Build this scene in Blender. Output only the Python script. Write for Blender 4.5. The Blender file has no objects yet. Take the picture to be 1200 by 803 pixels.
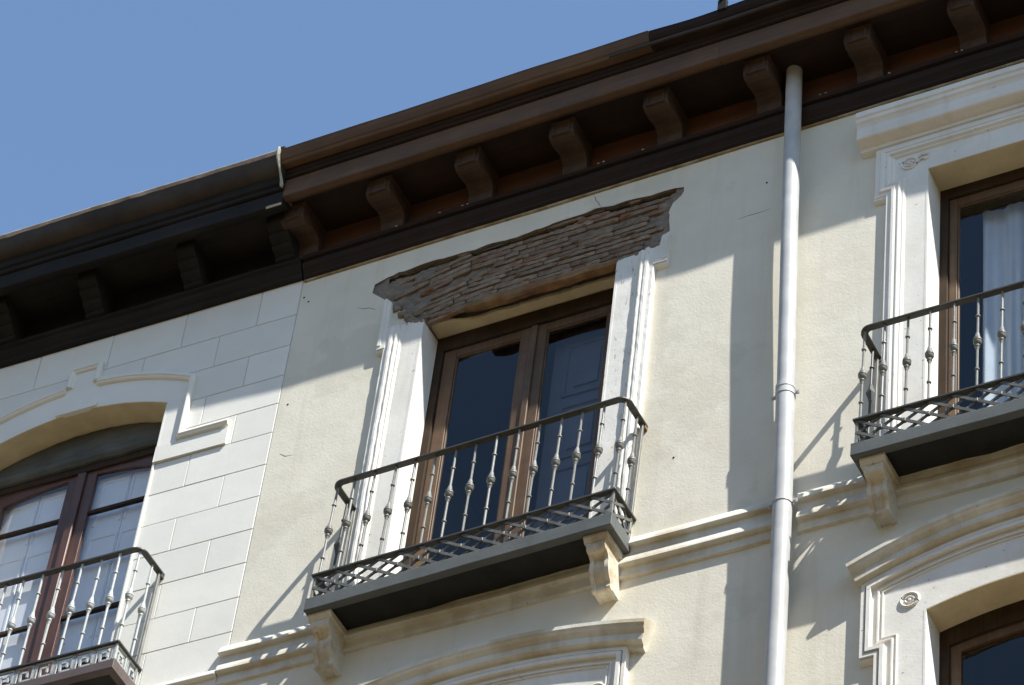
import bpy, bmesh, math, random
from mathutils import Vector, Matrix, noise
from mathutils.geometry import tessellate_polygon
random.seed(7)
S = bpy.context.scene
COL = S.collection
R = math.radians

# ------------------------------------------------------------------ camera
cam_d = bpy.data.cameras.new("camera")
cam_d.sensor_width = 36.0
cam_d.lens = 125.373
cam_d.clip_start = 0.1
cam_d.clip_end = 5000
cam = bpy.data.objects.new("camera", cam_d)
COL.objects.link(cam)
RX = Vector((0.8931518, 0.43961255, 0.09497717))
DY = Vector((-0.26196669, 0.68015246, -0.68466495))
FW = Vector((-0.36558626, 0.58662888, 0.72264324))
m = Matrix.Identity(4)
for i in range(3):
    m[i][0] = RX[i]; m[i][1] = -DY[i]; m[i][2] = -FW[i]
m.translation = Vector((10.53, -14.0, 1.6))
cam.matrix_world = m
S.camera = cam

# ------------------------------------------------------------------ light
SUN = Vector((2.34, -1.0, 3.14)).normalized()          # towards the sun
world = bpy.data.worlds.new("World")
S.world = world
world.use_nodes = True
wn = world.node_tree
bg = wn.nodes["Background"]
sky = wn.nodes.new("ShaderNodeTexSky")
sky.sky_type = 'NISHITA'
sky.sun_disc = False
sky.sun_elevation = math.asin(SUN.z)
sky.sun_rotation = math.atan2(SUN.x, SUN.y)
sky.altitude = 700
sky.air_density = 1.5
sky.dust_density = 0.0
sky.ozone_density = 3.6
wn.links.new(sky.outputs[0], bg.inputs[0])
bg.inputs[1].default_value = 0.113
sl = bpy.data.lights.new("sun", 'SUN')
sl.energy = 5.0
sl.angle = R(0.5)
sl.color = (1.0, 0.985, 0.94)
sun = bpy.data.objects.new("sun", sl)
COL.objects.link(sun)
sun.rotation_euler = (-SUN).to_track_quat('-Z', 'Y').to_euler()
sun.location = (20, -20, 40)
vs = S.view_settings
vs.view_transform = 'Standard'
vs.look = 'None'
vs.exposure = 0.78
vs.gamma = 1.0
S.render.engine = 'CYCLES'
S.cycles.max_bounces = 8
S.cycles.transparent_max_bounces = 12

# ------------------------------------------------------------------ materials
def hexlin(c):
    return (c[0], c[1], c[2], 1.0)

def mat(name, base, rough=0.8, var=0.12, vscale=3.0, bump=0.0, bscale=60.0, bump2=0.0, bscale2=6.0,
        chips=0.0, chipscale=40.0, chipcol=(0.12, 0.11, 0.1), metallic=0.0, tint=None, tintscale=0.8, tintamt=0.5,
        grain=None, spec=0.5, chipstretch=(1, 1, 1), patch=None, streak=None, rnd=0.0):
    """principled material: colour noise, second tint, chipped specks, wood grain and bump"""
    M = bpy.data.materials.new(name)
    M.use_nodes = True
    t = M.node_tree
    N, Lk = t.nodes, t.links
    p = N["Principled BSDF"]
    p.inputs["Roughness"].default_value = rough
    p.inputs["Metallic"].default_value = metallic
    p.inputs["Specular IOR Level"].default_value = spec
    tc = N.new("ShaderNodeTexCoord")
    co = tc.outputs["Object"]
    def nz(scale, detail=4, rough_=0.55, stretch=None):
        n = N.new("ShaderNodeTexNoise")
        n.inputs["Scale"].default_value = scale
        n.inputs["Detail"].default_value = detail
        n.inputs["Roughness"].default_value = rough_
        if stretch:
            mp = N.new("ShaderNodeMapping")
            mp.inputs["Scale"].default_value = stretch
            Lk.new(co, mp.inputs[0]); Lk.new(mp.outputs[0], n.inputs["Vector"])
        else:
            Lk.new(co, n.inputs["Vector"])
        return n.outputs["Fac"]
    def ramp(fac, a, b, ca, cb):
        r = N.new("ShaderNodeValToRGB")
        r.color_ramp.elements[0].position = a; r.color_ramp.elements[1].position = b
        r.color_ramp.elements[0].color = ca; r.color_ramp.elements[1].color = cb
        Lk.new(fac, r.inputs[0])
        return r.outputs[0]
    def mix(fac, a, b, mode='MIX'):
        x = N.new("ShaderNodeMix"); x.data_type = 'RGBA'; x.blend_type = mode
        if isinstance(fac, float): x.inputs[0].default_value = fac
        else: Lk.new(fac, x.inputs[0])
        for s, v in ((6, a), (7, b)):
            if isinstance(v, tuple): x.inputs[s].default_value = v
            else: Lk.new(v, x.inputs[s])
        return x.outputs[2]
    lo = tuple(c * (1 - var) for c in base) + (1,)
    hi = tuple(min(1, c * (1 + var)) for c in base) + (1,)
    col = ramp(nz(vscale, 6, 0.6), 0.3, 0.7, lo, hi)
    hsrc = []
    if tint:
        f = ramp(nz(tintscale, 5, 0.6), 0.45, 0.65, (0, 0, 0, 1), (tintamt,) * 3 + (1,))
        col = mix(f, col, tuple(tint) + (1,))
    if rnd:                                              # every piece its own tone
        oi = N.new("ShaderNodeObjectInfo")
        rr = N.new("ShaderNodeMapRange"); rr.inputs[3].default_value = 1-rnd; rr.inputs[4].default_value = 1+rnd
        Lk.new(oi.outputs["Random"], rr.inputs[0])
        col = mix(1.0, col, rr.outputs[0], 'MULTIPLY')
    if patch:                                            # old repairs with a visible edge
        f = ramp(nz(0.75, 5, 0.62), 0.545, 0.575, (0, 0, 0, 1), (0.55,) * 3 + (1,))
        col = mix(f, col, tuple(patch) + (1,))
    if streak:                                           # rain runs
        f = ramp(nz(1.0, 5, 0.6, (7.0, 7.0, 0.55)), 0.54, 0.72, (0, 0, 0, 1), (0.5,) * 3 + (1,))
        col = mix(f, col, tuple(streak) + (1,))
    if grain:
        g = nz(1.0, 6, 0.65, grain)
        col = mix(ramp(g, 0.35, 0.7, (0, 0, 0, 1), (0.55,) * 3 + (1,)), col, tuple(c * 0.4 for c in base) + (1,))
        hsrc.append((g, 0.25, 0.004))
    if chips > 0:
        c = nz(chipscale, 5, 0.7, chipstretch)
        f = ramp(c, 1 - chips, 1 - chips + 0.03, (0, 0, 0, 1), (0.85,) * 3 + (1,))
        col = mix(f, col, tuple(chipcol) + (1,))
        hsrc.append((c, -0.15, 0.004))
    Lk.new(col, p.inputs["Base Color"])
    if bump > 0: hsrc.append((nz(bscale, 6, 0.7), bump, 0.006))
    if bump2 > 0: hsrc.append((nz(bscale2, 4, 0.5), bump2, 0.03))
    prev = None
    for h, st, dist in hsrc:
        b = N.new("ShaderNodeBump")
        b.inputs["Strength"].default_value = abs(st)
        b.invert = st < 0
        b.inputs["Distance"].default_value = dist
        Lk.new(h, b.inputs["Height"])
        if prev: Lk.new(prev, b.inputs["Normal"])
        prev = b.outputs[0]
    if prev: Lk.new(prev, p.inputs["Normal"])
    return M

MT = {}
MT['render'] = mat("cream_render", (0.755, 0.705, 0.585), 0.9, 0.05, 2.5, 0.36, 55, 0.10, 6, tint=(0.67, 0.61, 0.47), tintscale=1.1, tintamt=0.55, patch=(0.645, 0.60, 0.48), streak=(0.61, 0.56, 0.44), spec=0.2)
MT['paint'] = mat("white_masonry_paint", (0.80, 0.765, 0.69), 0.8, 0.05, 4, 0.25, 45, 0.06, 8, chips=0.335, chipscale=26, chipcol=(0.2, 0.17, 0.13), spec=0.25, tint=(0.70, 0.66, 0.57), tintscale=2.4, tintamt=0.6, streak=(0.62, 0.57, 0.47))
MT['paint_chipped'] = mat("chipped_white_paint", (0.80, 0.765, 0.69), 0.8, 0.06, 5, 0.3, 45, 0.08, 9, chips=0.385, chipscale=20, chipcol=(0.26, 0.24, 0.21), spec=0.25, chipstretch=(3.0, 3.0, 0.6), tint=(0.68, 0.65, 0.58), tintscale=3, tintamt=0.6)
MT['stone_trim'] = mat("weathered_cream_trim", (0.70, 0.67, 0.58), 0.85, 0.08, 5, 0.3, 40, 0.08, 9, chips=0.33, chipscale=24, chipcol=(0.16, 0.12, 0.07), tint=(0.46, 0.37, 0.23), tintscale=2.6, tintamt=0.7, spec=0.25, streak=(0.42, 0.34, 0.22))
MT['console'] = mat('stained_console_stone', (0.66, 0.60, 0.48), 0.85, 0.12, 7, 0.4, 40, 0.15, 12, chips=0.36, chipscale=22, chipcol=(0.10, 0.06, 0.03), tint=(0.38, 0.28, 0.15), tintscale=6, tintamt=0.75, spec=0.2)
MT['soffit_plaster'] = mat("beige_reveal_plaster", (0.66, 0.55, 0.35), 0.9, 0.12, 6, 0.35, 35, 0.1, 8, chips=0.30, chipscale=18, chipcol=(0.12, 0.08, 0.05), spec=0.2)
MT['ashlar'] = mat("pale_ashlar_paint", (0.78, 0.755, 0.68), 0.8, 0.04, 2.2, 0.18, 70, 0.05, 7, rnd=0.03, tint=(0.72, 0.695, 0.63), tintscale=1.6, tintamt=0.5, spec=0.3)
MT['joint'] = mat("grey_joint_mortar", (0.63, 0.62, 0.58), 0.9, 0.1, 8, 0.2, 60)
MT['brown_wood'] = mat("brown_painted_timber", (0.122, 0.063, 0.027), 0.75, 0.25, 5, 0.15, 50, chips=0.33, chipscale=14, chipcol=(0.05, 0.03, 0.02), grain=(1.2, 26, 26), tint=(0.09, 0.048, 0.03), tintscale=1.8, tintamt=0.7)
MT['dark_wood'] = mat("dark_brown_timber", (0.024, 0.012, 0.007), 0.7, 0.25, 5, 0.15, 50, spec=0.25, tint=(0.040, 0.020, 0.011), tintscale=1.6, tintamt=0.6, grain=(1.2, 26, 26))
MT['corbel_wood'] = mat("corbel_timber", (0.060, 0.031, 0.015), 0.75, 0.3, 6, 0.2, 40, chips=0.33, chipscale=16, chipcol=(0.04, 0.025, 0.02), grain=(14, 3, 30), tint=(0.11, 0.07, 0.045), tintscale=3.2, tintamt=0.4)
MT['frieze_wood'] = mat("rust_brown_board", (0.125, 0.046, 0.018), 0.7, 0.25, 4, 0.15, 40, grain=(1.0, 20, 30), tint=(0.07, 0.03, 0.018), tintscale=1.5, tintamt=0.6)
MT['black_wood'] = mat("blackened_timber", (0.017, 0.014, 0.011), 0.75, 0.3, 4, 0.2, 40, grain=(1.2, 24, 24), spec=0.2, tint=(0.034, 0.027, 0.021), tintscale=1.4, tintamt=0.6)
MT['black_corbel'] = mat("blackened_corbel", (0.016, 0.014, 0.012), 0.8, 0.3, 6, 0.2, 40, spec=0.2)
MT['sheet'] = mat("rusting_sheet_metal", (0.050, 0.038, 0.030), 0.65, 0.3, 4, 0.15, 30, 0.15, 7, tint=(0.025, 0.019, 0.015), tintscale=2.2, tintamt=0.8, spec=0.25)
MT['lime'] = mat("lime_streak", (0.40, 0.38, 0.31), 0.9, 0.15, 12, 0.3, 60)
MT['rust'] = mat("rusted_iron", (0.20, 0.11, 0.05), 0.85, 0.3, 30, 0.3, 90)
MT['iron'] = mat("grey_painted_iron", (0.215, 0.212, 0.19), 0.5, 0.14, 25, 0.12, 120, tint=(0.13, 0.115, 0.09), tintscale=14, tintamt=0.5, spec=0.4)
MT['rail_iron'] = mat("dark_rail_iron", (0.055, 0.052, 0.042), 0.5, 0.2, 14, 0.12, 110, spec=0.5)
MT['lattice_iron'] = mat('dark_lattice_iron', (0.125, 0.122, 0.108), 0.5, 0.18, 20, 0.12, 110, tint=(0.07, 0.06, 0.045), tintscale=12, tintamt=0.6, spec=0.4)
MT['pale_lip'] = mat('sunlit_rust_gutter_lip', (0.45, 0.38, 0.33), 0.6, 0.3, 7, 0.2, 40, tint=(0.16, 0.12, 0.10), tintscale=5, tintamt=0.9)  # pale rust; the sunlit band of the lip is painted into its colour
MT['iron_pale'] = mat("pale_painted_iron", (0.44, 0.45, 0.43), 0.5, 0.12, 25, 0.1, 120, spec=0.4)
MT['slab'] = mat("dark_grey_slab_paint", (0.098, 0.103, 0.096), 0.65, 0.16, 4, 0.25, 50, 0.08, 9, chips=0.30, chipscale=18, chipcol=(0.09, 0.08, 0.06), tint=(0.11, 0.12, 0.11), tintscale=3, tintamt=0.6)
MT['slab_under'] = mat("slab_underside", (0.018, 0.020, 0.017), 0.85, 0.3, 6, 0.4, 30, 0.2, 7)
MT['slab_brown'] = mat("brown_slab_paint", (0.105, 0.075, 0.068), 0.6, 0.15, 6, 0.2, 50)
MT['window_wood'] = mat("varnished_window_timber", (0.118, 0.060, 0.021), 0.62, 0.25, 6, 0.15, 60, grain=(40, 40, 2.2), tint=(0.17, 0.105, 0.05), tintscale=5, tintamt=0.6, chips=0.31, chipscale=20, chipcol=(0.05, 0.03, 0.02))
MT['window_dark'] = mat("dark_window_timber", (0.046, 0.027, 0.014), 0.75, 0.25, 6, 0.1, 60, grain=(40, 40, 2.2))
MT['window_dark'].node_tree.nodes['Principled BSDF'].inputs['Specular IOR Level'].default_value = 0.2
MT['red_wood'] = mat("red_brown_window_timber", (0.105, 0.044, 0.025), 0.45, 0.2, 6, 0.1, 60, grain=(40, 40, 2.2))
MT['board'] = mat("mouldy_grey_board", (0.090, 0.092, 0.078), 0.85, 0.3, 5, 0.3, 40, grain=(3, 30, 30), tint=(0.16, 0.155, 0.13), tintscale=3, tintamt=0.6)
MT['shutter_grey'] = mat("dark_shutter_paint", (0.135, 0.122, 0.125), 0.6, 0.1, 5)
MT['shutter_white'] = mat("white_shutter_paint", (0.85, 0.84, 0.80), 0.6, 0.05, 5)
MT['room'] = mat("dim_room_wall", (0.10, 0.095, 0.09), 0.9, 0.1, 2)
MT['cloth'] = mat("white_curtain_cloth", (0.75, 0.75, 0.74), 0.9, 0.05, 8, 0.1, 200)
MT['brick'] = mat("weathered_brick", (0.235, 0.168, 0.115), 0.95, 0.35, 14, 1.0, 45, 0.7, 18, rnd=0.18, tint=(0.27, 0.225, 0.175), tintscale=6, tintamt=0.9, spec=0.1)
MT['brick_red'] = mat("reddish_brick", (0.225, 0.125, 0.075), 0.95, 0.3, 9, 0.8, 30, 0.4, 12, rnd=0.25, tint=(0.26, 0.215, 0.18), tintscale=7, tintamt=0.9, spec=0.1)
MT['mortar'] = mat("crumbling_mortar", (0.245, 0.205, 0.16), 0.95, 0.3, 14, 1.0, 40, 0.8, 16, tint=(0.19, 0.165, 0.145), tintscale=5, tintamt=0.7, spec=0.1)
MT['lintel'] = mat("old_lintel_timber", (0.27, 0.175, 0.09), 0.9, 0.3, 7, 0.6, 26, grain=(2, 34, 34), tint=(0.20, 0.07, 0.04), tintscale=6, tintamt=0.7, spec=0.1)
MT['pipe'] = mat("galvanised_pipe", (0.46, 0.46, 0.45), 0.5, 0.12, 6, 0.08, 40, spec=0.35, tint=(0.38, 0.385, 0.385), tintscale=4, tintamt=0.7, streak=(0.36, 0.34, 0.31))
MT['tile'] = mat("clay_roof_tile", (0.30, 0.15, 0.09), 0.85, 0.3, 3, 0.3, 30)
MT['ground'] = mat("street_paving", (0.135, 0.100, 0.062), 0.9, 0.15, 0.6, 0.3, 20)

def glass_mat(name='window_glass', ior=1.56, tint=(0.86, 0.89, 0.92, 1)):
    M = bpy.data.materials.new(name)
    M.use_nodes = True
    t = M.node_tree; N, Lk = t.nodes, t.links
    N.remove(N["Principled BSDF"])
    out = N["Material Output"]
    tr = N.new("ShaderNodeBsdfTransparent"); tr.inputs[0].default_value = tint
    gl = N.new("ShaderNodeBsdfGlossy"); gl.inputs["Roughness"].default_value = 0.015
    fr = N.new("ShaderNodeFresnel"); fr.inputs[0].default_value = ior
    ge = N.new("ShaderNodeNewGeometry")
    inv = N.new("ShaderNodeMath"); inv.operation = 'SUBTRACT'; inv.inputs[0].default_value = 1.0
    Lk.new(ge.outputs["Backfacing"], inv.inputs[1])
    mu = N.new("ShaderNodeMath"); mu.operation = 'MULTIPLY'
    Lk.new(fr.outputs[0], mu.inputs[0]); Lk.new(inv.outputs[0], mu.inputs[1])
    tc = N.new("ShaderNodeTexCoord")
    nz = N.new("ShaderNodeTexNoise"); nz.inputs["Scale"].default_value = 2.2
    Lk.new(tc.outputs["Object"], nz.inputs["Vector"])
    bp = N.new("ShaderNodeBump"); bp.inputs["Strength"].default_value = 0.12; bp.inputs["Distance"].default_value = 0.02
    Lk.new(nz.outputs["Fac"], bp.inputs["Height"]); Lk.new(bp.outputs[0], gl.inputs["Normal"])
    mx = N.new("ShaderNodeMixShader")
    Lk.new(mu.outputs[0], mx.inputs[0]); Lk.new(tr.outputs[0], mx.inputs[1]); Lk.new(gl.outputs[0], mx.inputs[2])
    Lk.new(mx.outputs[0], out.inputs[0])
    return M
MT['glass'] = glass_mat()
MT['glass_old'] = glass_mat('old_window_glass', 1.9, (0.97, 0.98, 1.0, 1))

# ------------------------------------------------------------------ mesh helpers
class MB:
    """collects faces (world coordinates of the thing's frame) and links them as ONE mesh object"""
    def __init__(s): s.v = []; s.f = []
    def add(s, vs, fs):
        o = len(s.v); s.v += [Vector(p) for p in vs]; s.f += [[o + i for i in f] for f in fs]; return s
    def box(s, x0, x1, y0, y1, z0, z1):
        return s.add([(x0,y0,z0),(x1,y0,z0),(x1,y1,z0),(x0,y1,z0),(x0,y0,z1),(x1,y0,z1),(x1,y1,z1),(x0,y1,z1)],
                     [(0,3,2,1),(4,5,6,7),(0,1,5,4),(1,2,6,5),(2,3,7,6),(3,0,4,7)])
    def loft(s, rings, close=True, caps=True):
        n = len(rings[0]); vs = [p for r in rings for p in r]; fs = []
        for k in range(len(rings) - 1):
            for i in range(n if close else n - 1):
                j = (i + 1) % n
                fs.append((k*n+i, k*n+j, (k+1)*n+j, (k+1)*n+i))
        s.add(vs, fs)
        if caps and close:
            o = len(s.v) - len(vs)
            for base in (0, (len(rings)-1)*n):
                ring = [s.v[o+base+i] for i in range(n)]
                for t in tessellate_polygon([ring]): s.f.append([o+base+i for i in t])
        return s
    def prof_x(s, prof, x0, x1, seg=None, wob=0.0, seed=0):
        """closed (y,z) profile swept along x, slightly uneven"""
        n = seg or max(1, int((x1-x0)/0.15)); rings = []
        for k in range(n+1):
            x = x0 + (x1-x0)*k/n
            dy = wob*noise.noise(Vector((x*1.7, seed, 0))); dz = wob*noise.noise(Vector((x*1.3, seed, 9)))
            rings.append([Vector((x, p[0]+dy, p[1]+dz)) for p in prof])
        return s.loft(rings)
    def sweep(s, path, prof, close_path=False):
        """profile (offset to the left of travel, out of the wall) swept along an xz path with mitres"""
        n = len(path); P = [Vector((p[0], p[1])) for p in path]; rings = []
        for i in range(n):
            a = (P[i]-P[i-1]).normalized() if i > 0 else None
            b = (P[i+1]-P[i]).normalized() if i < n-1 else None
            if a is None: a = b
            if b is None: b = a
            na, nb = Vector((-a.y, a.x)), Vector((-b.y, b.x))
            mm = na + nb; mm = mm / max(0.25, mm.length_squared) * 2
            rings.append([Vector((P[i].x + mm.x*u, -h, P[i].y + mm.y*u)) for u, h in prof])
        return s.loft(rings)
    def plate(s, outer, holes, y0, y1):
        """flat plate in xz with holes, from y0 (front) to y1 (back)"""
        loops = [outer] + list(holes)
        flat = [Vector((p[0], 0, p[1])) for l in loops for p in l]
        tris = tessellate_polygon([[Vector((p[0], p[1], 0)) for p in l] for l in loops])
        n = len(flat)
        vs = [(p.x, y0, p.z) for p in flat] + [(p.x, y1, p.z) for p in flat]
        fs = [tuple(t) for t in tris] + [tuple(n+i for i in reversed(t)) for t in tris]
        o = 0
        for l in loops:
            k = len(l)
            for i in range(k):
                j = (i+1) % k
                fs.append((o+i, o+j, n+o+j, n+o+i))
            o += k
        return s.add(vs, fs)
    def lathe(s, prof, seg=8, c=(0,0,0)):
        """(r,z) profile round a vertical axis"""
        c = Vector(c)
        rings = [[c + Vector((r*math.cos(2*math.pi*i/seg), r*math.sin(2*math.pi*i/seg), z)) for i in range(seg)] for r, z in prof]
        return s.loft(rings)
    def tube(s, pts, r, seg=8):
        P = [Vector(p) for p in pts]; rings = []
        for i, p in enumerate(P):
            d = (P[min(i+1, len(P)-1)] - P[max(i-1, 0)]).normalized()
            ref = Vector((0,0,1)) if abs(d.z) < 0.9 else Vector((1,0,0))
            a = d.cross(ref).normalized(); b = d.cross(a).normalized()
            rr = r[i] if isinstance(r, (list, tuple)) else r
            rings.append([p + a*rr*math.cos(2*math.pi*k/seg) + b*rr*math.sin(2*math.pi*k/seg) for k in range(seg)])
        return s.loft(rings)
    def bar(s, a, b, w, t, up=(0,0,1)):
        a, b = Vector(a), Vector(b); d = (b-a).normalized(); u = Vector(up)
        x = d.cross(u).normalized()*w/2; y = d.cross(x).normalized()*t/2
        return s.loft([[p+x+y, p-x+y, p-x-y, p+x-y] for p in (a, b)])
    def ribbon(s, path, w, t):
        """flat bar on a horizontal xyz path: w across, t thick"""
        P = [Vector(p) for p in path]; rings = []
        for i, p in enumerate(P):
            d1 = (P[i]-P[i-1]) if i else None
            d2 = (P[i+1]-P[i]) if i < len(P)-1 else None
            if d1 is None: d1 = d2
            if d2 is None: d2 = d1
            d1 = d1.normalized(); d2 = d2.normalized()
            n1 = Vector((-d1.y, d1.x, 0)); n2 = Vector((-d2.y, d2.x, 0))
            n = n1+n2; n = n/n.length_squared*2
            rings.append([p+n*w/2+Vector((0,0,t/2)), p-n*w/2+Vector((0,0,t/2)), p-n*w/2-Vector((0,0,t/2)), p+n*w/2-Vector((0,0,t/2))])
        return s.loft(rings)
    def rough(s, amp, scale, seed=0):
        for v in s.v:
            v += noise.noise_vector(v*scale + Vector((seed*7.3, seed*3.1, seed))) * amp
        return s
    def mesh(s, name, origin=(0,0,0), smooth=False, bevel=0.0):
        me = bpy.data.meshes.new(name)
        o = Vector(origin)
        me.from_pydata([tuple(v-o) for v in s.v], [], s.f)
        bm = bmesh.new(); bm.from_mesh(me)
        if bevel > 0:
            ed = [e for e in bm.edges if len(e.link_faces) == 2 and e.calc_face_angle(0) > 0.6]
            bmesh.ops.bevel(bm, geom=ed, offset=bevel, segments=1, affect='EDGES', clamp_overlap=True)
        bmesh.ops.recalc_face_normals(bm, faces=bm.faces)
        bm.to_mesh(me); bm.free()
        if smooth:
            for p in me.polygons: p.use_smooth = True
            me.set_sharp_from_angle(angle=R(40))
        return me

def origin_of(o):
    v = Vector((0,0,0))
    while o is not None:
        v += o.location; o = o.parent
    return v

def obj(name, mb, m, parent=None, smooth=False, bevel=0.0, label=None):
    me = mb.mesh(name, origin_of(parent), smooth, bevel) if isinstance(mb, MB) else mb
    if not me.materials: me.materials.append(MT[m] if isinstance(m, str) else m)
    o = bpy.data.objects.new(name, me)
    COL.objects.link(o)
    if parent is not None: o.parent = parent
    if label: o['label'] = label
    return o

def place(me, name, parent, loc, rot=(0,0,0), scale=(1,1,1)):
    """another object on a shared mesh"""
    o = bpy.data.objects.new(name, me); COL.objects.link(o)
    o.parent = parent; o.location = loc; o.rotation_euler = rot; o.scale = scale
    return o

def thing(name, label, cat, loc=(0,0,0), rz=0.0, group=None):
    o = bpy.data.objects.new(name, None); COL.objects.link(o)
    o.empty_display_size = 0.2
    o.location = loc; o.rotation_euler = (0, 0, rz)
    o['label'] = label; o['category'] = cat
    if group: o['group'] = group
    return o

def ragged(pts, step, amp, seed=0, closed=True):
    out = []
    n = len(pts)
    for i in range(n if closed else n-1):
        a = Vector((pts[i][0], pts[i][1])); b = Vector((pts[(i+1) % n][0], pts[(i+1) % n][1]))
        k = max(1, int((b-a).length/step))
        for j in range(k):
            p = a.lerp(b, j/k)
            q = noise.noise_vector(Vector((p.x*9, p.y*9, seed)))*amp + noise.noise_vector(Vector((p.x*37, p.y*37, seed)))*amp*0.5
            out.append((p.x+q.x, p.y+q.y))
    if not closed: out.append(tuple(pts[-1]))
    return out

def arc(xc, zt, k, x0, x1, n=16):
    """points of the flat arch z = zt - k (x-xc)^2"""
    return [(x0+(x1-x0)*i/n, zt - k*(x0+(x1-x0)*i/n-xc)**2) for i in range(n+1)]

# ------------------------------------------------------------------ ground
g = obj('ground', MB().box(-300, 300, -300, 300, -0.4, 0.0), 'ground'); g['kind'] = 'structure'

# unseen houses behind the viewer, added to block low sky and bounce warm light
def far_house(x0, x1, h, lbl):
    t = thing('added_street_house', lbl, 'house', ((x0+x1)/2, -18.5, 0), 0, 'added houses across the street')
    wn_ = []
    for k in range(int((x1-x0)/3.6)):
        for fl in range(6):
            a = x0+1.3+k*3.6
            if 1.2+fl*3.5+2.3 < h-1: wn_.append([(a, 1.2+fl*3.5), (a+1.2, 1.2+fl*3.5), (a+1.2, 3.5+fl*3.5), (a, 3.5+fl*3.5)])
    obj('wall', MB().plate([(x0,0),(x1,0),(x1,h),(x0,h)], wn_, -18.9, -18.5), 'far_render', t)
    obj('window', MB().box(x0+.2, x1-.2, -19.0, -18.95, .5, h-.5), 'glass', t)
    obj('interior', MB().box(x0+.1, x1-.1, -30, -19.2, 0, h-.2), 'room', t)
    obj('cornice', MB().prof_x([(-18.9,h-.3),(-18.1,h-.1),(-18.1,h+.05),(-18.9,h+.05)], x0, x1, 4), 'far_render', t)
    obj('roof', MB().loft([[Vector((x, y, z)) for y, z in ((-18.1,h+.06),(-24,h+2.0),(-30,h+.06))] for x in (x0, x1)]), 'tile', t)
MT['far_render'] = mat("ochre_render", (0.64, 0.45, 0.22), 0.9, 0.08, 1.0)
for i_, (a_, b_, h_) in enumerate(((-78,-50,21.5),(-50,-24,22.5),(-24,0,21.8),(0,22,22.8),(22,46,21.6),(46,78,22.4))):
    far_house(a_, b_, h_, ('unseen ochre rendered house added across the street, %s from the viewer' % ('far left','left','just left','just behind','right','far right')[i_]))

# ================================================================== CREAM HOUSE
house = thing('town_house', 'cream rendered house with brown timber eaves and bare brick above one window', 'house', (3.3, 0, 0), 0, 'town houses joined in a row')
XL, XR = 0.0, 7.4
ZT = 20.66
# openings (x0, x1, head) : middle window, right window, lower right, lower middle
PATCH = [(0.62,19.81),(0.615,19.90),(0.80,19.945),(1.0,19.968),(1.35,19.955),(1.68,19.947),(2.0,19.965),(2.33,19.985),(2.786,19.955),(2.93,19.955),(2.998,19.93),(2.99,19.84),(2.915,19.80),(2.904,19.72),(2.914,19.474),(2.87,19.39),(2.83,19.355),(2.69,19.35)]
PB = [(1.0,19.335),(0.925,19.457),(0.80,19.60),(0.741,19.677)]
hole1 = ragged(PATCH, 0.045, 0.018, 3, False) + ragged([(2.69,19.35),(2.57,19.37)], 0.05, 0.012, 4, False) + [(2.556,19.34),(2.556,16.6),(1.089,16.6),(1.089,19.30)] + ragged(PB, 0.045, 0.018, 5, False)[1:]
def rect(x0, x1, z0, z1): return [(x0,z0),(x1,z0),(x1,z1),(x0,z1)]
W2 = (4.785, 6.255, 16.6, 19.335)
C3, K3, T3 = 5.52, 0.205, 15.56
op3 = [(4.815,12.4),(6.225,12.4)] + arc(C3, T3, K3, 6.225, 4.815)
op4 = [(1.12,12.4),(2.53,12.4)] + arc(1.825, T3, 0.16, 2.53, 1.12)
hole2 = rect(*W2)
outer = [(XL,0),(XR,0),(XR,ZT),(XL,ZT)]
def holed_wall(name, y0, y1, mid_hole, m, e=0.0, more=()):
    """wall sheet laid in four fields round its openings"""
    w = MB()
    w.plate(rect(XL+e, 3.3, 16.2, ZT), [mid_hole] + list(more), y0, y1); w.plate(rect(3.3, XR-e, 16.2, ZT), [hole2], y0, y1)
    w.plate(rect(XL+e, 3.3, e, 16.2), [op4], y0, y1); w.plate(rect(3.3, XR-e, e, 16.2), [op3], y0, y1)
    return obj(name, w, m, house)
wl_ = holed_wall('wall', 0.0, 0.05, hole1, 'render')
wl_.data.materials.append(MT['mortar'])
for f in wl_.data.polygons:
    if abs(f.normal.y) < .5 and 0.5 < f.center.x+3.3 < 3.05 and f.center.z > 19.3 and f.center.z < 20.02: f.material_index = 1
slot = [(1.089,16.6),(2.556,16.6),(2.556,19.44),(1.25,19.44),(1.25,19.36),(1.089,19.36)]
TOPE = [(0.72,19.905),(0.80,19.925),(1.0,19.948),(1.35,19.935),(1.68,19.927),(2.0,19.945),(2.33,19.965),(2.786,19.935),(2.93,19.938)]
cav = [(x, z+.012) for x, z in TOPE] + ragged([(x, z-.024) for x, z in reversed(TOPE)], .05, .014, 12, False)
holed_wall('backing_wall', 0.052, 0.10, slot, 'mortar', 0.0, [cav])
holed_wall('inner_wall', 0.102, 0.45, rect(1.089,2.556,16.6,19.362), 'mortar', .002)
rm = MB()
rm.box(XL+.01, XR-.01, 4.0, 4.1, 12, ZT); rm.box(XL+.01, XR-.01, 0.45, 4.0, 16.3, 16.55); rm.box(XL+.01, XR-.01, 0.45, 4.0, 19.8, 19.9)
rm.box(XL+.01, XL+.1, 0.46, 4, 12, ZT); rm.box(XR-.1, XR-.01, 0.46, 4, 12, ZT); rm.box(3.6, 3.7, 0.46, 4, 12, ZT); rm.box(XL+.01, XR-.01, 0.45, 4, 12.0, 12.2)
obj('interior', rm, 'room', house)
sb = MB(); sb.box(XL, XL+0.3, 0.46, 10, 0, ZT); sb.box(XR-0.3, XR, 0.46, 10, 0, ZT); sb.box(XL, XR, 9.7, 10, 0, ZT)
obj('side_wall', sb, 'render', house)

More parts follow.
